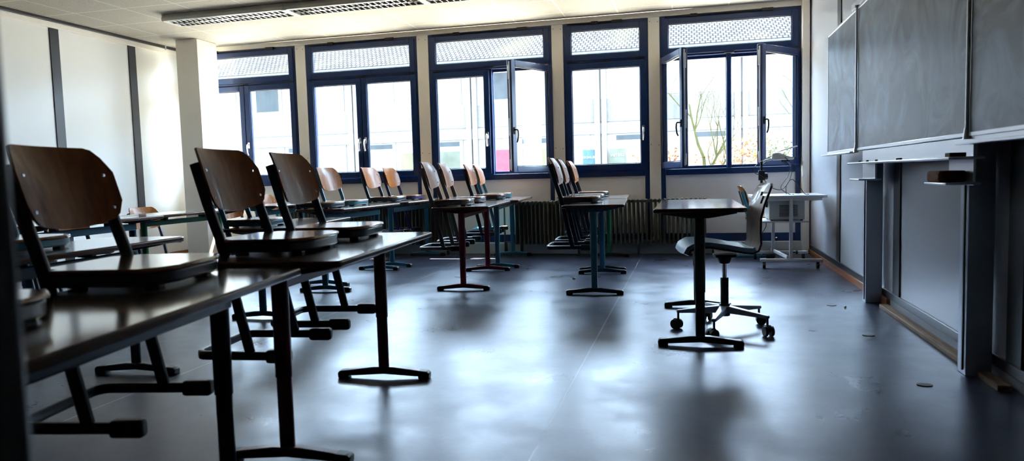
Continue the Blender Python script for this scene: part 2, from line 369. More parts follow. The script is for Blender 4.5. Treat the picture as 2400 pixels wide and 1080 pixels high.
# small cable clips in the corner
bm = N()
for z in (1.03, .90, .70, .5): sphere(bm, (1.262, 8.592, z), .018, (.6, .6, 1.3), 10, 6)
struct('trim_4', bm, MT['white'], label='white cable clips on the corner casing')

# windows ---------------------------------------------------------------
def frame_rect(bm, x0, x1, z0, z1, wdt, y0, y1, bot=None, top=None):
    bot = wdt if bot is None else bot; top = wdt if top is None else top
    bx(bm, x0, x0+wdt, y0, y1, z0, z1); bx(bm, x1-wdt, x1, y0, y1, z0, z1)
    bx(bm, x0+wdt, x1-wdt, y0, y1, z0, z0+bot); bx(bm, x0+wdt, x1-wdt, y0, y1, z1-top, z1)
def sash(parent, name, hinge, width, direction, z0, z1, ang=0.0, handle=True, stile=.07, y=8.72, hm='chrome'):
    """hinged casement; direction +1: extends to +X from hinge; ang opens it into the room"""
    e = bpy.data.objects.new(name, None); C.objects.link(e); e.parent = parent; e.location = (hinge, y, 0)
    e.rotation_euler = (0, 0, -direction*ang)
    s = direction
    xa, xb = (0, width) if s > 0 else (-width, 0)
    bm = N(); frame_rect(bm, xa, xb, z0, z1, stile, -.035, .03)
    obj('sash_frame', bm, MT['navy'], e, .005)
    bm = N(); frame_rect(bm, xa+stile, xb-stile, z0+stile, z1-stile, .008, -.018, -.008)
    obj('gasket', bm, MT['gasket'], e, 0, False)
    if ang:
        bm = N(); xf = xb if s > 0 else xa
        bx(bm, xf-.004, xf+.004, -.012, .006, z0+.02, z1-.02)
        bx(bm, xf-.006, xf+.006, -.014, .014, (z0+z1)/2-.22, (z0+z1)/2-.02)
        bx(bm, xf-.006, xf+.006, -.014, .014, z1-.22, z1-.06)
        bx(bm, xf-.006, xf+.006, -.014, .014, z0+.03, z0+.15)
        obj('lock_strip', bm, MT['alu'], e, .002)
        bm = N(); frame_rect(bm, xa+.008, xb-.008, z0+.008, z1-.008, .02, .03, .036)
        obj('seal', bm, MT['gasket'], e, 0, False)
    box_obj('glass_pane', (xa+stile-.005, xb-stile+.005, -.004, .002, z0+stile-.005, z1-stile+.005), MT['glass'], e)
    if handle:
        xh = (xb-stile/2) if s > 0 else (xa+stile/2); zh = 1.50
        bm = N(); bx(bm, xh-.014, xh+.014, -.045, -.035, zh-.05, zh+.03)
        tube(bm, [(xh, -.04, zh), (xh, -.075, zh), (xh, -.085, zh-.012), (xh+.0*s, -.088, zh-.06), (xh, -.080, zh-.115), (xh, -.066, zh-.145)], .009, .009, 10, Vector((1,0,0)))
        obj('handle', bm, MT[hm], e, .002)
    return e
def window(n, x0, x1, kind):
    w = sempty('window_%d' % n)
    pz0, y0, y1 = .13, 8.705, 8.80
    bm = N(); b = .055
    bx(bm, x0, x0+b, y0, y1, pz0, 2.785); bx(bm, x1-b, x1, y0, y1, pz0, 2.785)
    bx(bm, x0+b, x1-b, y0, y1, 2.735, 2.785); bx(bm, x0+b, x1-b, y0, y1, 2.31, 2.345)
    bx(bm, x0+b, x1-b, y0, y1, .93, 1.0); bx(bm, x0+b, x1-b, y0, y1, pz0, .235)
    if kind == 'double': bx(bm, (x0+x1)/2-.025, (x0+x1)/2+.025, y0+.01, y1, 1.0, 2.31)
    obj('window_frame', bm, MT['navy'], w, .004)
    bm = N(); frame_rect(bm, x0+.03, x1-.03, .96, 2.33, .05, 8.762, 8.80, .075, .055)
    if kind == 'double': bx(bm, (x0+x1)/2-.032, (x0+x1)/2+.032, 8.762, 8.80, 1.0, 2.31)
    obj('frame_rebate', bm, MT['navy'], w, .003)
    bm = N(); frame_rect(bm, x0+.03, x1-.03, 2.335, 2.755, .07, 8.685, 8.75, .07, .07)
    obj('transom_sash', bm, MT['navy'], w, .005)
    bm = N(); frame_rect(bm, x0+.10, x1-.10, 2.405, 2.685, .008, 8.70, 8.712)
    obj('transom_gasket', bm, MT['gasket'], w, 0, False)
    box_obj('transom_pane', (x0+.095, x1-.095, 8.716, 8.722, 2.40, 2.69), MT['glass'], w)
    # rod of the transom opener
    bm = N(); tube(bm, [(x0+.06, 8.675, 2.772), (x1-.35, 8.675, 2.772)], .008, .008, 8, Vector((0,1,0)))
    bx(bm, x1-.42, x1-.30, 8.66, 8.69, 2.752, 2.786); bx(bm, x0+.35, x0+.43, 8.66, 8.69, 2.752, 2.786)
    obj('opener_rod', bm, MT['gasket'], w, .002)
    bm = N()
    for xx in (x0+.06, (x0+x1)/2-.05, x1-.15):
        tube(bm, [(xx, 8.69, 2.322), (xx+.11, 8.69, 2.322)], .007, .007, 8)
    obj('transom_hinge', bm, MT['gasket'], w)
    box_obj('sill_panel', (x0+b, x1-b, 8.735, 8.75, .235, .93), MT['sillpanel'], w)
    # outer sill
    box_obj('outer_sill', (x0, x1, 8.86, 8.98, .93, .96), MT['alu_plain'], w, .004)
    return w
W1 = window(1, *WIN[0], 'double'); W2 = window(2, *WIN[1], 'double'); W3 = window(3, *WIN[2], 'double')
W4 = window(4, *WIN[3], 'single'); W5 = window(5, *WIN[4], 'double')
Z0, Z1 = 1.012, 2.298
def pair(W, x0, x1, aL=0.0, aR=0.0, hL=True, hR=True):
    cx = (x0+x1)/2; wd = (x1-x0)/2-.03-.004
    yl = 8.72 if not aL else 8.70
    sash(W, 'casement', x0+.03, wd, +1, Z0, Z1, aL, hL, y=yl, hm='gasket' if aL else 'chrome')
    sash(W, 'casement', x1-.03, wd, -1, Z0, Z1, aR, hR, y=8.70 if aR else 8.72, hm='gasket' if aR else 'chrome')
pair(W1, *WIN[0], hL=False); pair(W2, *WIN[1])
pair(W3, *WIN[2], aR=math.radians(63))
sash(W4, 'casement', WIN[3][0]+.03, WIN[3][1]-WIN[3][0]-.06, +1, Z0, Z1)
pair(W5, *WIN[4], aL=math.radians(70), aR=math.radians(51))

# rear wall with the doorway the picture is taken from, and the corridor behind
JX = -.477
wb = sempty('wall_front', 'rear wall with the doorway')
struct('wall_core', (XL, JX-.10, .27, .40, 0, ZC), MT['dark'], wb)
struct('wall_core', (.62, XR, .27, .40, 0, ZC), MT['dark'], wb)
struct('wall_core', (JX-.10, .62, .27, .40, 2.16, ZC), MT['dark'], wb)
d1 = sempty('door_1', 'blurred near-black frame of the open doorway at the left edge')
bm = N(); bx(bm, JX-.12, JX, .25, .42, 0, 2.12); bx(bm, .54, .66, .25, .42, 0, 2.12); bx(bm, JX, .54, .25, .42, 2.06, 2.12)
obj('door_frame', bm, MT['strip'], d1, .006)
struct('wall_corridor', (XL, XR, -2.1, -2.0, 0, ZC), MT['dark'])
struct('wall_corridor_left', (-3.4, -3.3, -2.0, .27, 0, ZC), MT['dark'])
struct('wall_corridor_right', (XR, XR+.1, -2.0, .27, 0, ZC), MT['dark'])

# ------------------------------------------------------------------ ceiling lamps
def lamp(x0, x1, label):
    t = thing('ceiling_lamp', label, 'ceiling lamp', (x0, 7.0, ZC), 0, 'louvred lamps in one line under the ceiling')
    L = x1-x0; y0, y1 = -.16, .16
    bm = N(); prism(bm, [(-.13, 0), (-.16, -.045), (-.155, -.075), (-.125, -.08), (-.12, -.03), (.12, -.03), (.125, -.08), (.155, -.075), (.16, -.045), (.13, 0)], 0, L-.006, 'x')
    obj('lamp_housing', bm, MT['lampwhite'], t, .003)
    for a in (0, L-.036):
        bm = N(); bx(bm, a, a+.03, y0+.01, y1-.01, -.08, -.005); obj('end_cap', bm, MT['lampwhite'], t, .003)
    bm = N(); n = int((L-.08)/.062)
    for i in range(n+1):
        x = .04+i*(L-.086)/n
        prism(bm, [(x-.004, -.078), (x+.004, -.078), (x+.014, -.036), (x-.014, -.036)], -.12, .12, 'y')
    prism(bm, [(-.012, -.078), (.012, -.078), (.004, -.036), (-.004, -.036)], .03, L-.036, 'x')
    obj('louvre', bm, MT['louvre'], t, 0, False)
    return t
lamp(-5.60, -4.10, 'white louvred ceiling lamp at the left end of the row, nearest the pillar')
lamp(-4.10, -2.60, 'white louvred ceiling lamp in the middle of the row')
lamp(-2.60, -1.10, 'white louvred ceiling lamp at the right end of the row, cut by the top edge')

# ------------------------------------------------------------------ radiators
def radiator(x0, x1, label, ends=(1, 1)):
    t = thing('radiator', label, 'radiator', ((x0+x1)/2, 8.55, 0), 0, 'ribbed radiators under the windows')
    n = int(round((x1-x0)/.0505)); W_ = x1-x0
    proto = None
    for i in range(n):
        x = -W_/2+(i+.5)*W_/n
        if proto is None:
            bm = N()
            for y in (-.055, 0, .055):
                tube(bm, [(0, y, .13), (0, y, .645)], .013, .0135, 8)
            tube(bm, [(0, -.062, .155), (0, .062, .155)], .024, .021, 10, Vector((1,0,0)))
            tube(bm, [(0, -.062, .635), (0, .062, .635)], .024, .021, 10, Vector((1,0,0)))
            sphere(bm, (0, -.055, .65), .018, (1, 1, .8), 8, 6)
            proto = obj('radiator_section', bm, MT['radiator'], t); o = proto
        else:
            o = proto.copy(); C.objects.link(o); o.parent = t
        o.location = (x, 0, 0)
    bm = N()
    for s in (.155, .635): tube(bm, [(-W_/2-.03, 0, s), (W_/2+.03, 0, s)], .016, .016, 10)
    obj('header_pipe', bm, MT['radiator'], t)
    bm = N(); k = max(2, int(W_/.75)+1)
    for i in range(k):
        x = -W_/2+.08+i*(W_-.16)/(k-1); bx(bm, x-.012, x+.012, -.03, .03, 0, .14)
    obj('foot', bm, MT['radiator'], t, .003)
    return t
radiator(-5.35, -2.88, 'dark olive ribbed radiator under the windows, half hidden by the left rows of desks')
radiator(-2.08, .215, 'dark olive ribbed radiator under the middle windows, behind the teacher desk')
bm = N(); tube(bm, [(-2.22, 8.58, 0), (-2.22, 8.58, .62), (-2.10, 8.58, .64)], .012, .012, 10); tube(bm, [(-2.12, 8.55, .155), (-2.2, 8.57, .155), (-2.2, 8.57, 0)], .012, .012, 10)
tag(obj('heating_pipe', bm, MT['radiator']), 'thin dark heating pipe rising at the left end of the middle radiator', 'pipe')
bm = N(); cyl(bm, (.235, 8.55, .155), .026, .05, 'x', 14); tube(bm, [(.24, 8.55, .155), (.275, 8.55, .14), (.275, 8.55, 0)], .012, .012, 10)
tag(obj('radiator_valve', bm, MT['radiator']), 'dark round valve at the lower right end of the middle radiator', 'valve')

# ------------------------------------------------------------------ tables
def table(label, near, far, ztop, leg_m, length=1.30, width=.50, group='pupil desks in rows', apron='rail', footm=None):
    n = Vector((near[0], near[1], 0)); f = Vector((far[0], far[1], 0)); d = (f-n)
    mid = (n+f)/2; sp = d.length; rz = math.atan2(-d.x, d.y)
    t = thing('school_desk', label, 'desk', (mid.x, mid.y, 0), rz, group)
    hl, hw = length/2, width/2; T = .024
    bm = N()
    # slightly rounded slab outline
    def outline(hw, hl, r, k=5):
        P = []
        for cx, cy, a0 in ((hw-r, hl-r, 0), (-hw+r, hl-r, 90), (-hw+r, -hl+r, 180), (hw-r, -hl+r, 270)):
            for i in range(k+1):
                a = math.radians(a0+90*i/k); P.append((cx+r*math.cos(a), cy+r*math.sin(a)))
        return P
    prism(bm, outline(hw, hl, .03), ztop-T, ztop-.0015, 'z')
    ob = obj('desk_edge', bm, MT['edge'], t, .006, bseg=3)
    bm = N(); prism(bm, outline(hw-.006, hl-.006, .026), ztop-.004, ztop, 'z')
    obj('desk_top', bm, MT['top'], t, 0, False)
    lm = MT[leg_m]
    for s in (-1, 1):
        y = s*sp/2
        bm = N(); tube(bm, [(0, y, .30), (0, y, ztop-T-.03)], .029, .020, 14, Vector((0,1,0)), power=.75)
        tube(bm, [(0, y, .03), (0, y, .30)], .026, .017, 14, Vector((0,1,0)), power=.75)
        obj('leg', bm, lm, t)
        bm = N(); a = hw*.80
        prism(bm, [(-a, ztop-T), (-a, ztop-T-.010), (-.05, ztop-T-.034), (.05, ztop-T-.034), (a, ztop-T-.010), (a, ztop-T)], y-.018, y+.018, 'y')
        obj('top_bracket', bm, lm, t, .003)
        bm = N(); a = .225
        prism(bm, [(-a, .012), (-a, .034), (-.05, .056), (.05, .056), (a, .034), (a, .012), (a-.07, .012), (.0, .022), (-a+.07, .012)], y-.021, y+.021, 'y')
        ft = obj('foot', bm, MT[footm or leg_m], t, .006)
        for q in (-1, 1):
            bm = N(); prism(bm, [(q*(a-.05), 0), (q*(a+.004), 0), (q*(a+.006), .026), (q*(a-.006), .037), (q*(a-.05), .040)], y-.024, y+.024, 'y')
            obj('foot_cap', bm, MT['black'], ft, .005)
    bm = N(); zr = ztop-T-.055
    if apron == 'rail': bx(bm, -.012, .012, -sp/2, sp/2, zr-.025, zr+.022)
    else: bx(bm, .02, .044, -sp/2, sp/2, zr-.035, zr+.02); bx(bm, -.0, .03, -sp/2-.015, -sp/2+.03, zr-.03, zr+.02); bx(bm, 0, .03, sp/2-.03, sp/2+.015, zr-.03, zr+.02)
    obj('cross_rail', bm, lm, t, .006)
    for s in (-1, 1):
        bm = N(); bx(bm, -.03, .03, s*sp/4-.015, s*sp/4+.015, zr+.015, ztop-T); obj('rail_spacer', bm, MT['black'], t, .002)
    t['_x'] = 0; del t['_x']
    TB[label] = (mid, rz, ztop, hw)
    return t
TB = {}
table('teacher desk with dark green legs standing alone in front of the swivel chair', (.06, 4.02), (.06, 5.17), .765, 'dkgreen', 1.34, .49, None)
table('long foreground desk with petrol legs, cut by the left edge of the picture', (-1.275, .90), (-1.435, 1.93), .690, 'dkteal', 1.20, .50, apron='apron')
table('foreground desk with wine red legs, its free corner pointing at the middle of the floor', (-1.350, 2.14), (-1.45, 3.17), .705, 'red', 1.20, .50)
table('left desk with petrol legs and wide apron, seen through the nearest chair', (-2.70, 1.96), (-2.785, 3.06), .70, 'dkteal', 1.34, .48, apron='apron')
table('lower desk with petrol legs glimpsed between the two foreground chairs', (-2.96, 4.47), (-3.11, 5.65), .65, 'teal', 1.34, .48, apron='apron')
table('desk with light petrol apron before the left radiator, carrying two chairs with orange backs', (-3.28, 5.98), (-3.25, 7.08), .715, 'teal', 1.27, .50, apron='apron')
table('desk with light petrol legs nearest the window in the row before the left radiator', (-3.20, 7.33), (-3.19, 8.42), .72, 'teal', 1.24, .50, apron='apron')
table('desk with wine red legs in the middle row, two graphite chairs on it', (-1.885, 5.81), (-2.01, 7.03), .72, 'red', 1.34, .50)
table('desk with petrol legs behind the red legged desk, close to the radiator gap', (-1.965, 7.26), (-2.083, 8.42), .72, 'teal', 1.28, .50)
table('desk with petrol legs at the front of the right row, beside the bright floor patches', (-.735, 5.67), (-.812, 6.87), .722, 'teal', 1.32, .50, footm='dkteal')
table('desk with green far leg at the back of the right row, next to the radiator', (-.832, 7.07), (-.895, 8.28), .722, 'green', 1.30, .50, footm='dkgreen')
table('far left desk with petrol legs, cut by the left picture edge behind the chairs', (-4.46, 3.95), (-4.52, 5.02), .72, 'teal', 1.28, .48, apron='apron')
table('far left desk with green legs in front of the cream pillar', (-4.60, 5.24), (-4.60, 6.27), .72, 'green', 1.24, .48)
table('desk with petrol apron in the far corner between pillar and left radiator', (-4.62, 6.98), (-4.72, 8.06), .72, 'teal', 1.24, .50, apron='apron')

# ------------------------------------------------------------------ school chairs
CHP = {}
def chair_parts():
    """meshes of one chair (origin: floor level, x forward, rails pass the seat at x=0)"""
    P = []
    hw = .185
    prof = [(-.085, .725), (-.045, .58), (-.005, .455), (.030, .30), (.090, .030)]
    for s in (-1, 1):
        bm = N(); tube(bm, [(x, s*hw, z) for x, z in prof], .019, .011, 12, Vector((0,1,0)), power=.7)
        P.append(('side_rail', bm, 'F', .0, None))
    # skid frame : U shape with rounded rear corners
    path = [(.17, -hw, .018), (.0, -hw, .018), (-.08, -hw, .018)]
    for i in range(5):
        a = math.radians(90*i/4); path.append((-.08-.045*math.sin(a), -hw+.045*(1-math.cos(a)), .018))
    path += [(x, -y, z) for x, y, z in path[::-1]]
    bm = N(); tube(bm, path, .012, .017, 12, Vector((0,0,1)), power=.7)
    P.append(('skid_frame', bm, 'F', 0, None))
    for s in (-1, 1):
        bm = N(); bx(bm, .155, .250, s*hw-.021, s*hw+.020, -.008, .042)
        P.append(('skid_cap', bm, 'black', .012, None))
    # seat frame tray
    def seat_outline(g=0.0, ys=None):
        h = .205-g
        pts = [(-.035+g, -.155+g), (-.035+g, .155-g), (.02, .168-g), (.025, h-.0), (.27, h), (.315-g, h-.05), (.33-g, h-.10), (.33-g, -h+.10), (.315-g, -h+.05), (.27, -h), (.025, -h), (.02, -.168+g)]
        return pts
    bm = N(); prism(bm, seat_outline(.006), .398, .436, 'z'); P.append(('seat_frame', bm, 'F', .008, None))
    bm = N(); prism(bm, seat_outline(0), .434, .447, 'z'); P.append(('seat', bm, 'seatwood', .005, None))
    for x, y in ((.05, .13), (.05, -.13), (.27, .13), (.27, -.13)):
        bm = N(); bx(bm, x-.02, x+.02, y-.015, y+.015, .3895, .40); P.append(('seat_bumper', bm, 'black', .002, None))
    # backrest: curved plywood shell
    bm = N(); nu, nv = 20, 10; th = .010; grid = []
    for side_ in (0, 1):
        G = []
        for i in range(nu+1):
            u = -1+2*i/nu; row = []
            y = u*.203
            au = abs(u)
            top = .785 - (0.075*max(0, (au-.72)/.28)**2.0)
            bot = .545 + .032*au**2 + (0.045*max(0, (au-.80)/.20)**2.2)
            for j in range(nv+1):
                z = bot+(top-bot)*j/nv
                base = -.085 + (.725-z)*.30 if z < .785 else 0
                base = -.085 + (.725-z)*.285
                bulge = -.042*(1-au**2) + .006
                lean = -.010*((z-.70)/.08)**2 if z > .70 else 0
                x = base + .022 + bulge + lean + side_*th
                row.append(bm.verts.new((x, y, z)))
            G.append(row)
        grid.append(G)
    for k, G in enumerate(grid):
        for i in range(nu):
            for j in range(nv): bm.faces.new((G[i][j], G[i+1][j], G[i+1][j+1], G[i][j+1]))
    A, B = grid
    loop = [(i, 0) for i in range(nu)]+[(nu, j) for j in range(nv)]+[(i, nv) for i in range(nu, 0, -1)]+[(0, j) for j in range(nv, 0, -1)]
    for (i, j), (k, l) in zip(loop, loop[1:]+loop[:1]): bm.faces.new((A[i][j], A[k][l], B[k][l], B[i][j]))
    P.append(('backrest', bm, 'beech', 0, 'B'))
    return P
def make_chair(fm):
    root = bpy.data.objects.new('school_chair', None); C.objects.link(root); root.empty_display_size = .1
    back = None
    for name, bm, m, bev, flag in chair_parts():
        o = obj(name, bm, MT[fm] if m == 'F' else MT[m], root, bev)
        KIDS.setdefault(root.name, []).append(o)
        if flag == 'B': back = o
    bm = N(); cyl(bm, (0, 0, 0), .0065, .004, 'x', 12, .0045)
    me_o = obj('rivet', bm, MT['chrome'], back)
    first = True
    for s in (-1, 1):
        for z in (.60, .70):
            o = me_o if first else me_o.copy()
            if not first: C.objects.link(o); o.parent = back
            first = False
            u = .168/.203; y = s*.168
            x = -.085+(.725-z)*.285+.022-.042*(1-u*u)+.006+.010
            o.location = (x, y, z); KIDS.setdefault(back.name, []).append(o)
    return root
PROTO = {}
def chair(label, x, y, z, rz, fm, group, scale=1.0, flat=False):
    if fm not in PROTO:
        r = make_chair(fm); PROTO[fm] = r
    else: r = dup_tree(PROTO[fm])
    r.name = 'school_chair'
    r.location = (x, y, z); r.rotation_euler = (0, 0, rz); r.scale = (scale,)*3
    r['label'] = label; r['category'] = 'chair'
    if group: r['group'] = group
    return r
def on_table(label, tkey, y, fm, extra=0.0, group='chairs put up on the desks', dx=0.0, sc=1.0):
    k = [q for q in TB if q.startswith(tkey)][0]
    mid, rz, zt, hw = TB[k]
    # point on the left edge line at world y
    ax = Vector((-math.sin(rz), math.cos(rz), 0)); px = Vector((math.cos(rz), math.sin(rz), 0))
    p0 = mid - px*(hw+.040+dx); s = (y-p0.y)/ax.y; p = p0+ax*s
    return chair(label, p.x, p.y, zt-.3895*sc, rz+extra, fm, group, sc)
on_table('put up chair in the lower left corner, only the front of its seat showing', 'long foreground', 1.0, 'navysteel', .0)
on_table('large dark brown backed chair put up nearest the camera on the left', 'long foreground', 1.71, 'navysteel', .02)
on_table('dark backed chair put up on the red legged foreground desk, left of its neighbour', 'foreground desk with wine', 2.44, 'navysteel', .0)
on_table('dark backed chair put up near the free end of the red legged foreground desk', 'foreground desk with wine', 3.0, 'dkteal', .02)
on_table('put up chair with petrol seat rim on the left desk, behind nearest chair', 'left desk', 2.47, 'teal', .0)
on_table('put up chair almost hidden at the dark left picture edge', 'left desk', 1.98, 'teal', .02)
on_table('put up chair with pale petrol rim on the lower desk, glimpsed under the foreground backrests', 'lower desk', 4.68, 'teal', -.02)
on_table('put up chair whose orange back peeks out behind the foreground chair', 'desk with light petrol apron', 6.22, 'dkteal', .0)
on_table('put up chair with glowing orange back left of the window mullion, pale rimmed seat', 'desk with light petrol apron', 6.72, 'teal', -.02)
on_table('put up chair with orange and white gleaming back under the second window', 'desk with light petrol legs', 7.60, 'dkteal', .0)
on_table('put up chair with bright white gleaming back, last before the second window', 'desk with light petrol legs', 8.17, 'purple', .02)
on_table('graphite framed chair put up at the near end of the wine red desk', 'desk with wine red legs in', 6.10, 'grey', .0)
on_table('graphite framed chair put up second on the wine red desk', 'desk with wine red legs in', 6.72, 'grey', .02)
on_table('dark framed chair put up on the petrol desk behind the red one', 'desk with petrol legs behind', 7.61, 'navysteel', -.01)
on_table('pale petrol framed chair put up last in the middle row, next to the wall', 'desk with petrol legs behind', 8.15, 'teal', .02)
on_table('black framed chair put up at the near end of the right row', 'desk with petrol legs at the front', 6.13, 'navysteel', .0)
on_table('petrol framed chair put up in the middle of the right row', 'desk with petrol legs at the front', 6.72, 'dkteal', .01)
on_table('dark framed chair put up last in the right row, above the green table leg', 'desk with green far leg', 7.72, 'navysteel', -.01)
GF = 'chairs standing on the floor'
chair('light backed chair standing on the floor before the white wall, left of the pillar', -5.42, 6.25, .008, -.05, 'navysteel', GF, .95)
chair('chair standing on the floor beside the pillar, its yellow edge above the green table', -5.35, 7.55, .008, -.2, 'teal', GF, 1.0)
chair('orange backed chair standing on the floor behind the far corner desk', -5.12, 7.98, .008, -.08, 'teal', GF, 1.04)
chair('orange backed chair standing on the floor at the far left, third from the pillar', -5.18, 5.05, .008, -.12, 'dkteal', GF, .98)
chair('brown backed chair standing on the floor at the far left, nearest the picture edge', -4.98, 4.28, .008, -.05, 'dkteal', GF, .95)
chair('orange backed chair standing on the floor behind the projector trolley',   .66, 8.33, .008, .0, 'teal', GF, 1.0)

# ------------------------------------------------------------------ swivel chair
def swivel():
    t = thing('swivel_chair', 'grey wooden shell swivel chair on five castors beside the teacher desk', 'chair', (.21, 4.46, 0), 0)
    # star base
    base_ang = [math.radians(a) for a in (174, 246, 318, 30, 102)]
    hub = N(); cyl(hub, (0, 0, .085), .032, .075, 'z', 18); obj('base_hub', hub, MT['black'], t, .004)
    R = .285
    for a in base_ang:
        c, s = math.cos(a), math.sin(a)
        bm = N()
        # tapered arm
        pts = []
        for r, w_, z0, z1 in ((.02, .024, .105, .150), (R, .014, .100, .118)):
            for q in (-1, 1):
                for z in (z0, z1): pts.append(bm.verts.new((c*r-s*q*w_, s*r+c*q*w_, z)))
        for f in ((0,1,3,2),(4,6,7,5),(0,4,5,1),(2,3,7,6),(0,2,6,4),(1,5,7,3)): bm.faces.new([pts[i] for i in f])
        obj('base_arm', bm, MT['alu_plain'], t, .006)
        cx, cy = c*(R-.01), s*(R-.01); b = a+.9
        bm = N(); cyl(bm, (cx, cy, .058), .007, .05, 'z', 10)
        ux, uy = math.cos(b), math.sin(b); ox, oy = cx+.012*uy, cy-.012*ux
        for q in (-1, 1):
            p0 = Vector((ox+ux*q*.010, oy+uy*q*.010, .03)); p1 = Vector((ox+ux*q*.026, oy+uy*q*.026, .03))
            tube(bm, [p0, p1], .030, .030, 18, Vector((0,0,1)))
        tube(bm, [(ox-ux*.012, oy-uy*.012, .045), (ox+ux*.012, oy+uy*.012, .045)], .022, .022, 12, Vector((0,0,1)))
        obj('castor', bm, MT['black'], t)
    bm = N(); cyl(bm, (0, 0, .12), .024, .20, 'z', 18); obj('column_sleeve', bm, MT['black'], t, .003)
    bm = N(); cyl(bm, (0, 0, .31), .014, .12, 'z', 16); obj('gas_lift', bm, MT['chrome'], t)
    bm = N(); cyl(bm, (0, 0, .405), .030, .055, 'z', 14, .052); bx(bm, -.06, .06, -.055, .055, .445, .462); obj('seat_mechanism', bm, MT['black'], t, .004)
    # shell : profile swept over width; x negative = front
    sh = bpy.data.objects.new('seat_shell', None)
    prof = [(-.245, .468, .17), (-.232, .498, .185), (-.195, .518, .195), (-.12, .518, .205), (-.02, .502, .205), (.07, .484, .20), (.125, .478, .19), (.155, .490, .175), (.170, .525, .165), (.168, .60, .158), (.170, .68, .158), (.188, .76, .165), (.215, .83, .165), (.235, .868, .140), (.243, .882, .105)]
    # refine
    P = []
    for (a, b) in zip(prof, prof[1:]):
        for k in range(3):
            f = k/3; P.append(tuple(a[i]*(1-f)+b[i]*f for i in range(3)))
    P.append(prof[-1])
    def shell(off, m, name, i0, i1, thick, nw=14, hole=True, em='shelledge'):
        bm = N(); rows = []
        for layer in (0, 1):
            G = []
            for idx in range(i0, i1+1):
                x, z, hw = P[idx]
                a = P[max(idx-1, 0)]; b = P[min(idx+1, len(P)-1)]
                d = Vector((b[0]-a[0], b[1]-a[1])).normalized(); nx, nz = d.y, -d.x   # normal on outer side
                back = max(0, min(1, (z-.52)/.1)) if x > .1 else 0
                row = []
                for j in range(nw+1):
                    v = -1+2*j/nw
                    o = off+layer*thick
                    cv = back*.028*(1-v*v)
                    row.append(bm.verts.new((x+nx*o+cv, v*hw, z+nz*o + (1-back)*.010*(v*v))))
                G.append(row)
            rows.append(G)
        A, B = rows; n = len(A)-1
        def is_hole(i, j):
            if not hole: return False
            z = P[i0+i][1]; z2 = P[min(i0+i+1, len(P)-1)][1]; v = -1+2*(j+.5)/nw
            return z > .752 and z2 < .842 and abs(v) < .36 - (0.16 if z < .79 else 0)
        for i in range(n):
            for j in range(nw):
                if is_hole(i, j): continue
                bm.faces.new((A[i][j], A[i+1][j], A[i+1][j+1], A[i][j+1])); bm.faces.new((B[i][j], B[i][j+1], B[i+1][j+1], B[i+1][j]))
                for di, dj, e in ((-1, 0, ((i, j), (i, j+1))), (1, 0, ((i+1, j), (i+1, j+1))), (0, -1, ((i, j), (i+1, j))), (0, 1, ((i, j+1), (i+1, j+1)))):
                    ii, jj = i+di, j+dj
                    if ii < 0 or ii >= n or jj < 0 or jj >= nw or is_hole(ii, jj):
                        (a, b), (c, d) = e
                        f = bm.faces.new((A[a][b], A[c][d], B[c][d], B[a][b])); f.material_index = 1
        o = obj(name, bm, [m, MT[em]], t)
        return o
    shell(0, MT['shellwood'], 'shell', 0, len(P)-1, .012)
    shell(-.024, MT['cushion'], 'seat_pad', 0, 20, .0238, hole=False, em='cushion')
    t.rotation_euler = (0, 0, math.radians(9))
    return t
swivel()

# ------------------------------------------------------------------ projector trolley
tr = thing('projector_trolley', 'light grey projector trolley on castors in the corner by the last window', 'trolley', (.96, 7.65, 0))
def tb(name, b, m, bev=.003, par=tr):
    x0, x1, y0, y1, z0, z1 = b
    return box_obj(name, (x0-.96, x1-.96, y0-7.65, y1-7.65, z0, z1), MT[m], par, bev)
bm = N()
X0, X1, Y0_, Y1_, ZT = .62-.96, 1.295-.96, 7.34-7.65, 7.98-7.65, .706
bx(bm, X0, X1, Y0_, -.20, ZT-.026, ZT); bx(bm, X0, X1, .24, Y1_, ZT-.026, ZT)
bx(bm, X0, -.19, -.20, .24, ZT-.026, ZT); bx(bm, .16, X1, -.20, .24, ZT-.026, ZT)
obj('trolley_top', bm, MT['carttop'], tr, .003)
tb('shelf', (.70, 1.14, 7.40, 7.92, .440, .455), 'cartgrey')
tb('post', (.955, .985, 7.33, 7.37, .09, .68), 'cartgrey'); tb('post', (.855, .885, 7.93, 7.97, .09, .68), 'cartgrey')
tb('base_beam', (.685, 1.255, 7.32, 7.36, .062, .092), 'cartgrey'); tb('base_beam', (.67, 1.22, 8.04, 8.08, .062, .092), 'cartgrey')
bm = N(); tube(bm, [(.94-.96, 7.34-7.65, .105), (.87-.96, 8.06-7.65, .105)], .013, .018, 10, Vector((0,0,1)), power=.6); obj('base_beam', bm, MT['cartgrey'], tr)
tb('upper_beam', (.66, 1.25, 7.345, 7.365, .655, .680), 'cartgrey')
for x, y in ((.72, 7.34), (1.21, 7.34), (.70, 8.06), (1.185, 8.06)):
    bm = N(); tube(bm, [(x-.96-.013, y-7.65, .031), (x-.96+.013, y-7.65, .031)], .031, .031, 16, Vector((0,0,1)))
    cyl(bm, (x-.96, y-7.65, .035), .008, .03, 'z', 8); obj('castor', bm, MT['black'], tr)
for x, y, z in ((1.02, 7.345, .155), (.90, 7.94, .23)):
    bm = N(); cyl(bm, (x-.96-.035, y-7.65, z), .006, .03, 'x', 8); cyl(bm, (x-.96-.008, y-7.65, z), .022, .018, 'x', 8); obj('knob', bm, MT['black'], tr, .003)
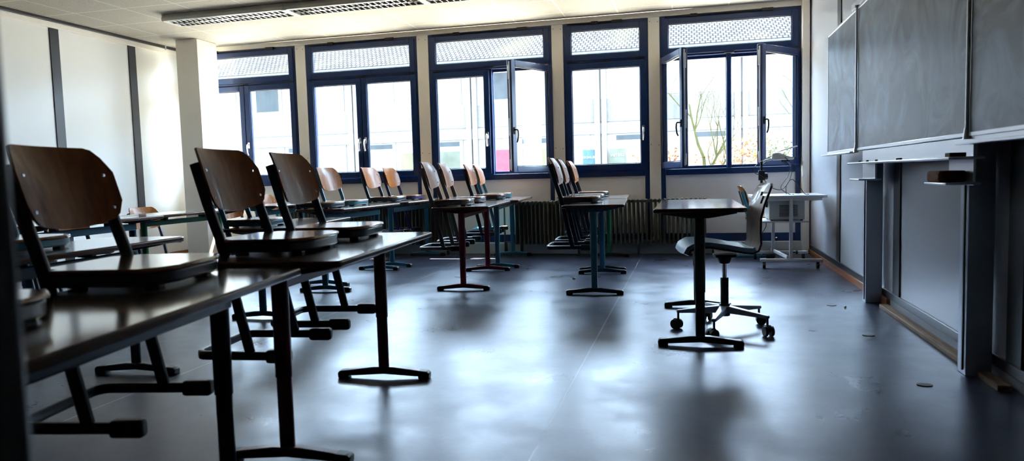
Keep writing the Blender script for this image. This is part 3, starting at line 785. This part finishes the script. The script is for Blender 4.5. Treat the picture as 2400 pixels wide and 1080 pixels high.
# overhead projector sunk into the trolley
pj = thing('overhead_projector', 'beige grey overhead projector with raised head, standing in the trolley', 'projector', (.94, 7.63, .456))
def pb(name, b, m, bev=.004):
    return box_obj(name, b, MT[m], pj, bev)
pb('projector_body', (-.165, .165, -.21, .22, .012, .235), 'device', .008)
bm = N()
for i in range(9): bx(bm, -.07, .10, -.214, -.211, .045+i*.013, .051+i*.013)
obj('vent_grille', bm, MT['black'], pj, 0, False)
pb('glass_stage', (-.14, .14, -.16, .20, .236, .252), 'carttop', .003)
bm = N()
for x in (-.14, .14): cyl(bm, (x, -.18, 0), .012, .014, 'z', 10); cyl(bm, (x, .18, 0), .012, .014, 'z', 10)
obj('foot', bm, MT['black'], pj)
pb('side_handle', (-.185, -.166, -.10, -.04, .13, .20), 'shelledge', .004)
cx = -.215
bm = N(); bx(bm, cx-.012, cx+.012, -.01, .02, .10, .60); obj('column', bm, MT['black'], pj, .003)
bm = N(); bx(bm, cx-.03, cx+.03, -.03, .03, .40, .50); cyl(bm, (cx+.03, 0, .44), .035, .03, 'x', 14); obj('height_knob', bm, MT['black'], pj, .004)
bm = N(); tube(bm, [(cx, 0, .57), (cx+.04, 0, .60), (cx+.13, -.02, .615)], .010, .010, 10); obj('head_arm', bm, MT['device'], pj)
bm = N(); prism(bm, [(-.12, .665), (-.125, .615), (-.10, .597), (.085, .602), (.09, .622), (.02, .638), (-.05, .672)], -.07, .05, 'y'); obj('projector_head', bm, MT['device'], pj, .008)
bm = N(); prism(bm, [(-.075, .675), (-.07, .682), (.05, .722), (.115, .738), (.12, .726), (.05, .708)], -.065, .045, 'y'); obj('mirror_flap', bm, MT['white'], pj, .003)
bm = N(); bx(bm, -.03, .05, -.04, .02, .580, .598); obj('lens', bm, MT['black'], pj, .003)
def spline(pts, n=6):
    P = [Vector(p) for p in pts]; P = [P[0]*2-P[1]]+P+[P[-1]*2-P[-2]]; out = []
    for i in range(1, len(P)-2):
        for k in range(n):
            t = k/n; a, b, c, d = P[i-1:i+3]
            out.append(.5*((2*b)+(c-a)*t+(2*a-5*b+4*c-d)*t*t+(3*b-a-3*c+d)*t**3))
    return out+[P[-2]]
def cable(name, pts, label, r=.0035):
    bm = N(); tube(bm, spline(pts), r, r, 8, Vector((.3, 1, .2)))
    return tag(obj(name, bm, MT['cord']), label, 'cable', 'cables of the overhead projector')
Yc = 7.60
cable('power_cable', [(.82, Yc, 1.10), (.76, Yc-.02, 1.07), (.66, Yc-.04, 1.0), (.66, Yc-.02, .93), (.73, Yc, .90), (.79, Yc, .80), (.90, Yc-.05, .76), (.98, Yc-.08, .86), (1.0, Yc-.08, 1.0), (.94, Yc-.04, 1.08)], 'black cable looping from the projector head round the column on the left')
cable('power_cable', [(.90, Yc, 1.07), (.98, Yc-.03, 1.0), (.97, Yc-.04, .90), (.90, Yc-.05, .78), (.98, Yc-.07, .712), (1.02, Yc-.06, .71)], 'black cable hanging from the projector head down onto the trolley top')
cable('power_cable', [(.95, Yc-.06, .712), (.95, Yc-.06, .80), (1.0, Yc-.06, .86), (1.06, Yc-.08, .80), (1.12, Yc-.08, .714), (1.16, Yc-.06, .711)], 'black cable arching low over the right part of the trolley top')
cable('power_cable', [(.79, 7.9, .44), (.80, 7.97, .36), (.74, 7.98, .27), (.66, 7.99, .20), (.60, 7.99, .19), (.61, 7.98, .26)], 'thin grey cable sagging under the trolley shelf')

# ------------------------------------------------------------------ blackboard on its posts
bb = thing('blackboard', 'large slate grey folding blackboard with chalk smears on the right wall', 'blackboard', (1.26, 4.6, 0))
def bo(name, b, m, bev=.003, par=bb, lab=None):
    x0, x1, y0, y1, z0, z1 = b
    o = box_obj(name, (x0-1.26, x1-1.26, y0-4.6, y1-4.6, z0, z1), MT[m], par, bev)
    if lab: o['label'] = lab
    return o
def panel(name, y0, y1, x, z0, z1):
    p = bo(name, (x, x+.018, y0, y1, z0, z1), 'board', .002)
    for q in ((y0-.002, y1+.002, z1-.004, z1+.012), (y0-.002, y1+.002, z0-.014, z0+.006)):
        bo('panel_trim', (x-.004, x+.022, q[0], q[1], q[2], q[3]), 'alu', .003, p)
    for yy in (y0, y1):
        bo('panel_trim', (x-.003, x+.021, yy-.005, yy+.005, z0, z1), 'alu', .003, p)
    # note: parent p has identity transform relative to bb, so the same offsets hold
    return p
panel('centre_panel', 3.555, 5.66, 1.198, 1.095, 2.095)
panel('wing_panel', 5.69, 6.78, 1.198, 1.095, 2.095); panel('wing_panel', 2.42, 3.525, 1.198, 1.095, 2.095)
for yy in (5.675, 3.54):
    bm = N(); tube(bm, [(1.192-1.26, yy-4.6, 1.08), (1.192-1.26, yy-4.6, 2.11)], .009, .009, 12, Vector((1,0,0))); cyl(bm, (1.192-1.26, yy-4.6, 1.07), .018, .05, 'z', 14, .011)
    cyl(bm, (1.192-1.26, yy-4.6, 2.10), .02, .02, 'z', 12)
    obj('hinge_rod', bm, MT['alu'], bb)
# wing trays
bo('wing_tray', (1.155, 1.216, 5.70, 6.86, 1.066, 1.076), 'alu', .003); bo('wing_tray', (1.150, 1.216, 2.30, 3.56, 1.046, 1.058), 'alu', .003)
bo('wing_tray_back', (1.20, 1.216, 2.42, 3.52, 1.05, 1.082), 'alu', .002)
# silver apron and chalk tray
bo('silver_apron', (1.205, 1.222, 3.50, 5.53, .99, 1.078), 'alu', .002)
bo('chalk_tray', (1.080, 1.222, 3.41, 5.41, .982, .994), 'alu', .005)
# posts: aluminium face, dark side groove
for y0, y1 in ((5.46, 5.54), (3.58, 3.68)):
    bo('post', (1.218, 1.325, y0, y1, 0, 2.6), 'alu_plain', .003)
    bo('post_rail', (1.212, 1.222, y0+.030, y0+.042, .02, 1.0), 'strip', .001)
bo('bracket', (1.206, 1.218, 5.18, 5.53, .872, .985), 'alu', .002); bo('bracket', (1.206, 1.218, 3.50, 3.80, .868, .985), 'alu', .002)
bo('sponge_tray', (1.080, 1.218, 5.06, 5.34, .874, .884), 'alu', .004); bo('sponge_tray', (1.080, 1.218, 3.44, 3.735, .872, .882), 'alu', .004)
bo('top_rail', (1.22, 1.30, 3.0, 6.0, 2.14, 2.19), 'alu_plain', .003)
bm = N(); bx(bm, 1.085, 1.200, 3.55, 3.715, .882, .934); s_ = obj('sponge', bm, MT['sponge'], None, .012, bseg=3); tag(s_, 'brown block sponge lying on the small lower tray', 'sponge')
bm = N(); bx(bm, 1.10, 1.165, 3.46, 3.52, .994, 1.012); tag(obj('chalk_box', bm, MT['chalkbox'], None, .002), 'small dark brown chalk box on the long tray under the blackboard', 'box')
ck = ((1.10, 4.9), (1.11, 4.72), (1.105, 4.25), (1.10, 4.18), (1.12, 5.2))
lk = ['chalk stub left of the tray middle', 'chalk stub on the tray, second from the far end', 'chalk stub in the middle of the tray', 'chalk stub nearest the chalk box', 'chalk stub at the far end of the tray']
for (x, y), l in zip(ck, lk):
    bm = N(); cyl(bm, (x, y, .999), .005, .035, 'y', 8); tag(obj('chalk_stub', bm, MT['gutter']), 'tiny grey ' + l, 'chalk', 'chalk stubs on the tray')

# floor sockets and litter
for (x, y), l in zip(((.972, 5.335), (.995, 4.385), (1.0, 3.402)), ('farthest, beside the far board post', 'in the middle of the three by the blackboard', 'nearest, lower right of the picture')):
    bm = N(); cyl(bm, (0, 0, 0), .032, .004, 'z', 20); o = obj('floor_socket_cap', bm, MT['outlet'], None, .001); o.location = (x, y, 0.0); o.scale = (1, .8, 1)
    tag(o, 'small dark oval cap in the floor, ' + l, 'floor cap', 'dark caps in the floor along the blackboard')
bm = N(); sphere(bm, (1.04, 5.234, .009), .009, (1, 1, 1), 8, 6); tag(obj('paper_ball', bm, MT['white']), 'tiny pale crumb on the floor by the far board post', 'litter')
bm = N(); sphere(bm, (-1.03, 6.48, .010), .014, (1.2, .8, .7), 8, 6); tag(obj('paper_ball', bm, MT['white']), 'tiny pale crumb on the floor left of the right row of desks', 'litter')

# ------------------------------------------------------------------ outside
struct('ground', (-60, 40, 9.0, 60, -.25, -.15), MT['pav'], label='pale paved yard outside')
ev = sempty('trim_5', 'added unseen overhang trimming the sun above the windows')  # unseen overhang, added to thin the sun strips on the floor
struct('sun_trim_slab', (-9, -1.75, 8.9, 9.62, 2.96, 3.15), MT['sillpanel'], ev)
struct('sun_trim_slab', (-1.75, 3, 8.9, 9.85, 2.96, 3.15), MT['sillpanel'], ev)  # deeper here, to keep sun strips off the floor by the right windows
YB = 25.0
bd = thing('school_building', 'pale two storey building with tiled roof across the yard', 'building', (-4, YB, -.15))
def ob(name, b, m, par=bd, bev=0, lab=None):
    x0, x1, y0, y1, z0, z1 = b
    o = box_obj(name, (x0+4, x1+4, y0-YB, y1-YB, z0+.15, z1+.15), MT[m], par, bev)
    if lab: o['label'] = lab
    return o
ob('wall', (-34, 18, YB, YB+8, -.15, 5.0), 'facade')
ob('spandrel', (-34, 18, YB-.05, YB, 2.78, 3.56), 'rough'); ob('lintel', (-34, 18, YB-.08, YB, 2.36, 2.74), 'pilaster')
ob('cornice', (-34, 18, YB-.30, YB, 4.93, 5.04), 'facade')
px = [-2.9+4.65*k for k in range(-6, 4)]
for x in px:
    ob('pilaster', (x-.22, x-.03, YB-.16, YB, -.15, 5.0), 'pilaster'); ob('pilaster', (x+.03, x+.2, YB-.16, YB, -.15, 5.0), 'pilaster')
# gutter, roof
bm = N(); tube(bm, [(-30, -.62, 5.17), (22, -.62, 5.17)], .085, .085, 10); obj('gutter', bm, MT['gutter'], bd)
bm = N(); vs = [bm.verts.new(p) for p in ((-30, -.6, 5.28), (22, -.6, 5.28), (22, 6.5, 9.4), (-30, 6.5, 9.4))]; f = bm.faces.new(vs)
uv = bm.loops.layers.uv.new('UVMap')
for l, c in zip(f.loops, ((0, 0), (52, 0), (52, 8.2), (0, 8.2))): l[uv].uv = c
vb = [bm.verts.new((v.co.x, v.co.y, v.co.z-.12)) for v in vs]
for i in range(4): bm.faces.new((vs[i], vs[(i+1) % 4], vb[(i+1) % 4], vb[i]))
bm.faces.new(vb[::-1])
obj('roof', bm, MT['roof'], bd, 0, False)
# windows of the far building
for k, x in enumerate(px[:-1]):
    x0, x1 = x+.35, x+4.30; n = 3; wdt = (x1-x0)/n
    for i in range(n):
        a, b = x0+i*wdt+.04, x0+(i+1)*wdt-.04
        f = ob('upper_window', (a, b, YB-.06, YB, 3.62, 4.80), 'extwhite', bd, .01)
        dark = (k, i) in ((3, 0), (5, 0))
        ob('pane', (a+.13, b-.13, YB-.07, YB-.05, 3.74, 4.68), 'extdark' if dark else 'extglass', f)
        f = ob('ground_floor_window', (a, b, YB-.06, YB, .30, 2.34), 'extwhite', bd, .01)
        ob('vent_light', (a+.12, b-.12, YB-.07, YB-.05, 2.13, 2.30), 'extdark' if (k*3+i) % 2 == 0 else 'extglass', f)
        mm = 'extglass'
        if k == 5 and i == 0: mm = 'postr'
        if (k, i) in ((5, 1), (4, 1)): mm = 'posty'
        if k == 4 and i == 2: mm = 'postg'
        ob('pane', (a+.12, b-.12, YB-.07, YB-.05, .95, 1.95), mm, f)
pb1 = ob('poster', (-3.55, -2.98, YB-.10, YB-.08, 1.30, 1.83), 'postb'); pb2 = ob('poster', (-2.62, -2.06, YB-.19, YB-.17, 1.30, 1.83), 'postg')
def lettering(txt, x, z, par, size):
    cu = bpy.data.curves.new('lettering', 'FONT'); cu.body = txt; cu.size = size; cu.extrude = .004; cu.align_x = 'CENTER'
    tmp = bpy.data.objects.new('tmp', cu); me = bpy.data.meshes.new_from_object(tmp); bpy.data.objects.remove(tmp)
    me.materials.clear(); me.materials.append(MT['extwhite'])
    o = bpy.data.objects.new('lettering', me); C.objects.link(o)
    o.parent = par; o.location = (x+4, -.115 if par is pb1 else -.205, z+.15); o.rotation_euler = (math.pi/2, 0, 0); o.scale = (-1, 1, 1)
lettering('VERBUNDEN', -3.27, 1.53, pb1, .12); lettering('LEISTEN', -2.34, 1.57, pb2, .13)

# bare tree outside the last window
def tree(x, y, h, seed, label, lean=0.0, mat_='bark'):
    rnd = random.Random(seed); t = thing('bare_tree', label, 'tree', (x, y, -.15))
    bm = N()
    def branch(p, d, L, r, depth):
        n = 4; pts = [p]; q = p.copy(); dd = d.copy()
        for i in range(n):
            dd = (dd+Vector((rnd.uniform(-.16, .16), rnd.uniform(-.16, .16), rnd.uniform(-.02, .12)))).normalized(); q = q+dd*L/n; pts.append(q.copy())
        for i in range(n):
            ra = r*(1-.5*i/n); rb = r*(1-.5*(i+1)/n)
            a, b = pts[i], pts[i+1]; tt = (b-a).normalized(); s = tt.orthogonal().normalized(); o = tt.cross(s); k = 6 if depth < 3 else 4
            A = [bm.verts.new(a+ra*(math.cos(2*math.pi*j/k)*s+math.sin(2*math.pi*j/k)*o)) for j in range(k)]
            B = [bm.verts.new(b+rb*(math.cos(2*math.pi*j/k)*s+math.sin(2*math.pi*j/k)*o)) for j in range(k)]
            for j in range(k): bm.faces.new((A[j], A[(j+1) % k], B[(j+1) % k], B[j]))
        if depth < 6:
            for c in range(3 if depth < 4 else 2):
                i = rnd.randint(2, n); a = rnd.uniform(0, 2*math.pi)
                nd = (dd*.8+Vector((math.cos(a), math.sin(a), .35))*rnd.uniform(.5, .9)).normalized()
                branch(pts[i], nd, L*rnd.uniform(.55, .8), r*.5, depth+1)
    branch(Vector((0, 0, 0)), Vector((lean, 0, 1)), h*.34, .055, 0)
    obj('trunk', bm, MT[mat_], t, 0)
    return t
tree(.36, 12.6, 4.0, 21, 'slender bare mossy tree seen through the middle of the last window')
tree(2.6, 12.6, 4.5, 11, 'bare twiggy tree behind the right casement of the last window', -.12)
def shrub(x, y, r, seed, label, m):
    rnd = random.Random(seed); t = thing('shrub', label, 'shrub', (x, y, -.15)); bm = N()
    for i in range(520):
        p = Vector((rnd.gauss(0, r*.42), rnd.gauss(0, r*.42), rnd.uniform(.5, 1.0)*r+rnd.uniform(.6, 1.1))); s = rnd.uniform(.02, .045)
        a = Vector((rnd.uniform(-1, 1), rnd.uniform(-1, 1), rnd.uniform(-1, 1))).normalized(); b = a.orthogonal().normalized(); c = a.cross(b)
        q = [bm.verts.new(p+b*s), bm.verts.new(p+c*s*.6), bm.verts.new(p-b*s), bm.verts.new(p-c*s*.6)]
        bm.faces.new(q)
    obj('foliage', bm, MT[m], t, 0, False)
    bm = N()
    for i in range(14):
        a = rnd.uniform(0, 6.28); e = Vector((math.cos(a)*r*.5, math.sin(a)*r*.5, r*1.5)); tube(bm, [(0, 0, 0), e*.5+Vector((0, 0, .1)), e], .010, .010, 5, Vector((1, .2, 0)))
    obj('stems', bm, MT['bark'], t)
shrub(.95, 14.8, .75, 5, 'shrub with rust orange leaves right of the bare tree', 'leaf')
shrub(-.35, 15.4, .6, 6, 'shrub with rust orange leaves left of the bare tree', 'leaf')
shrub(1.9, 17.0, .75, 8, 'olive leaved shrub before the far wall', 'leafg')
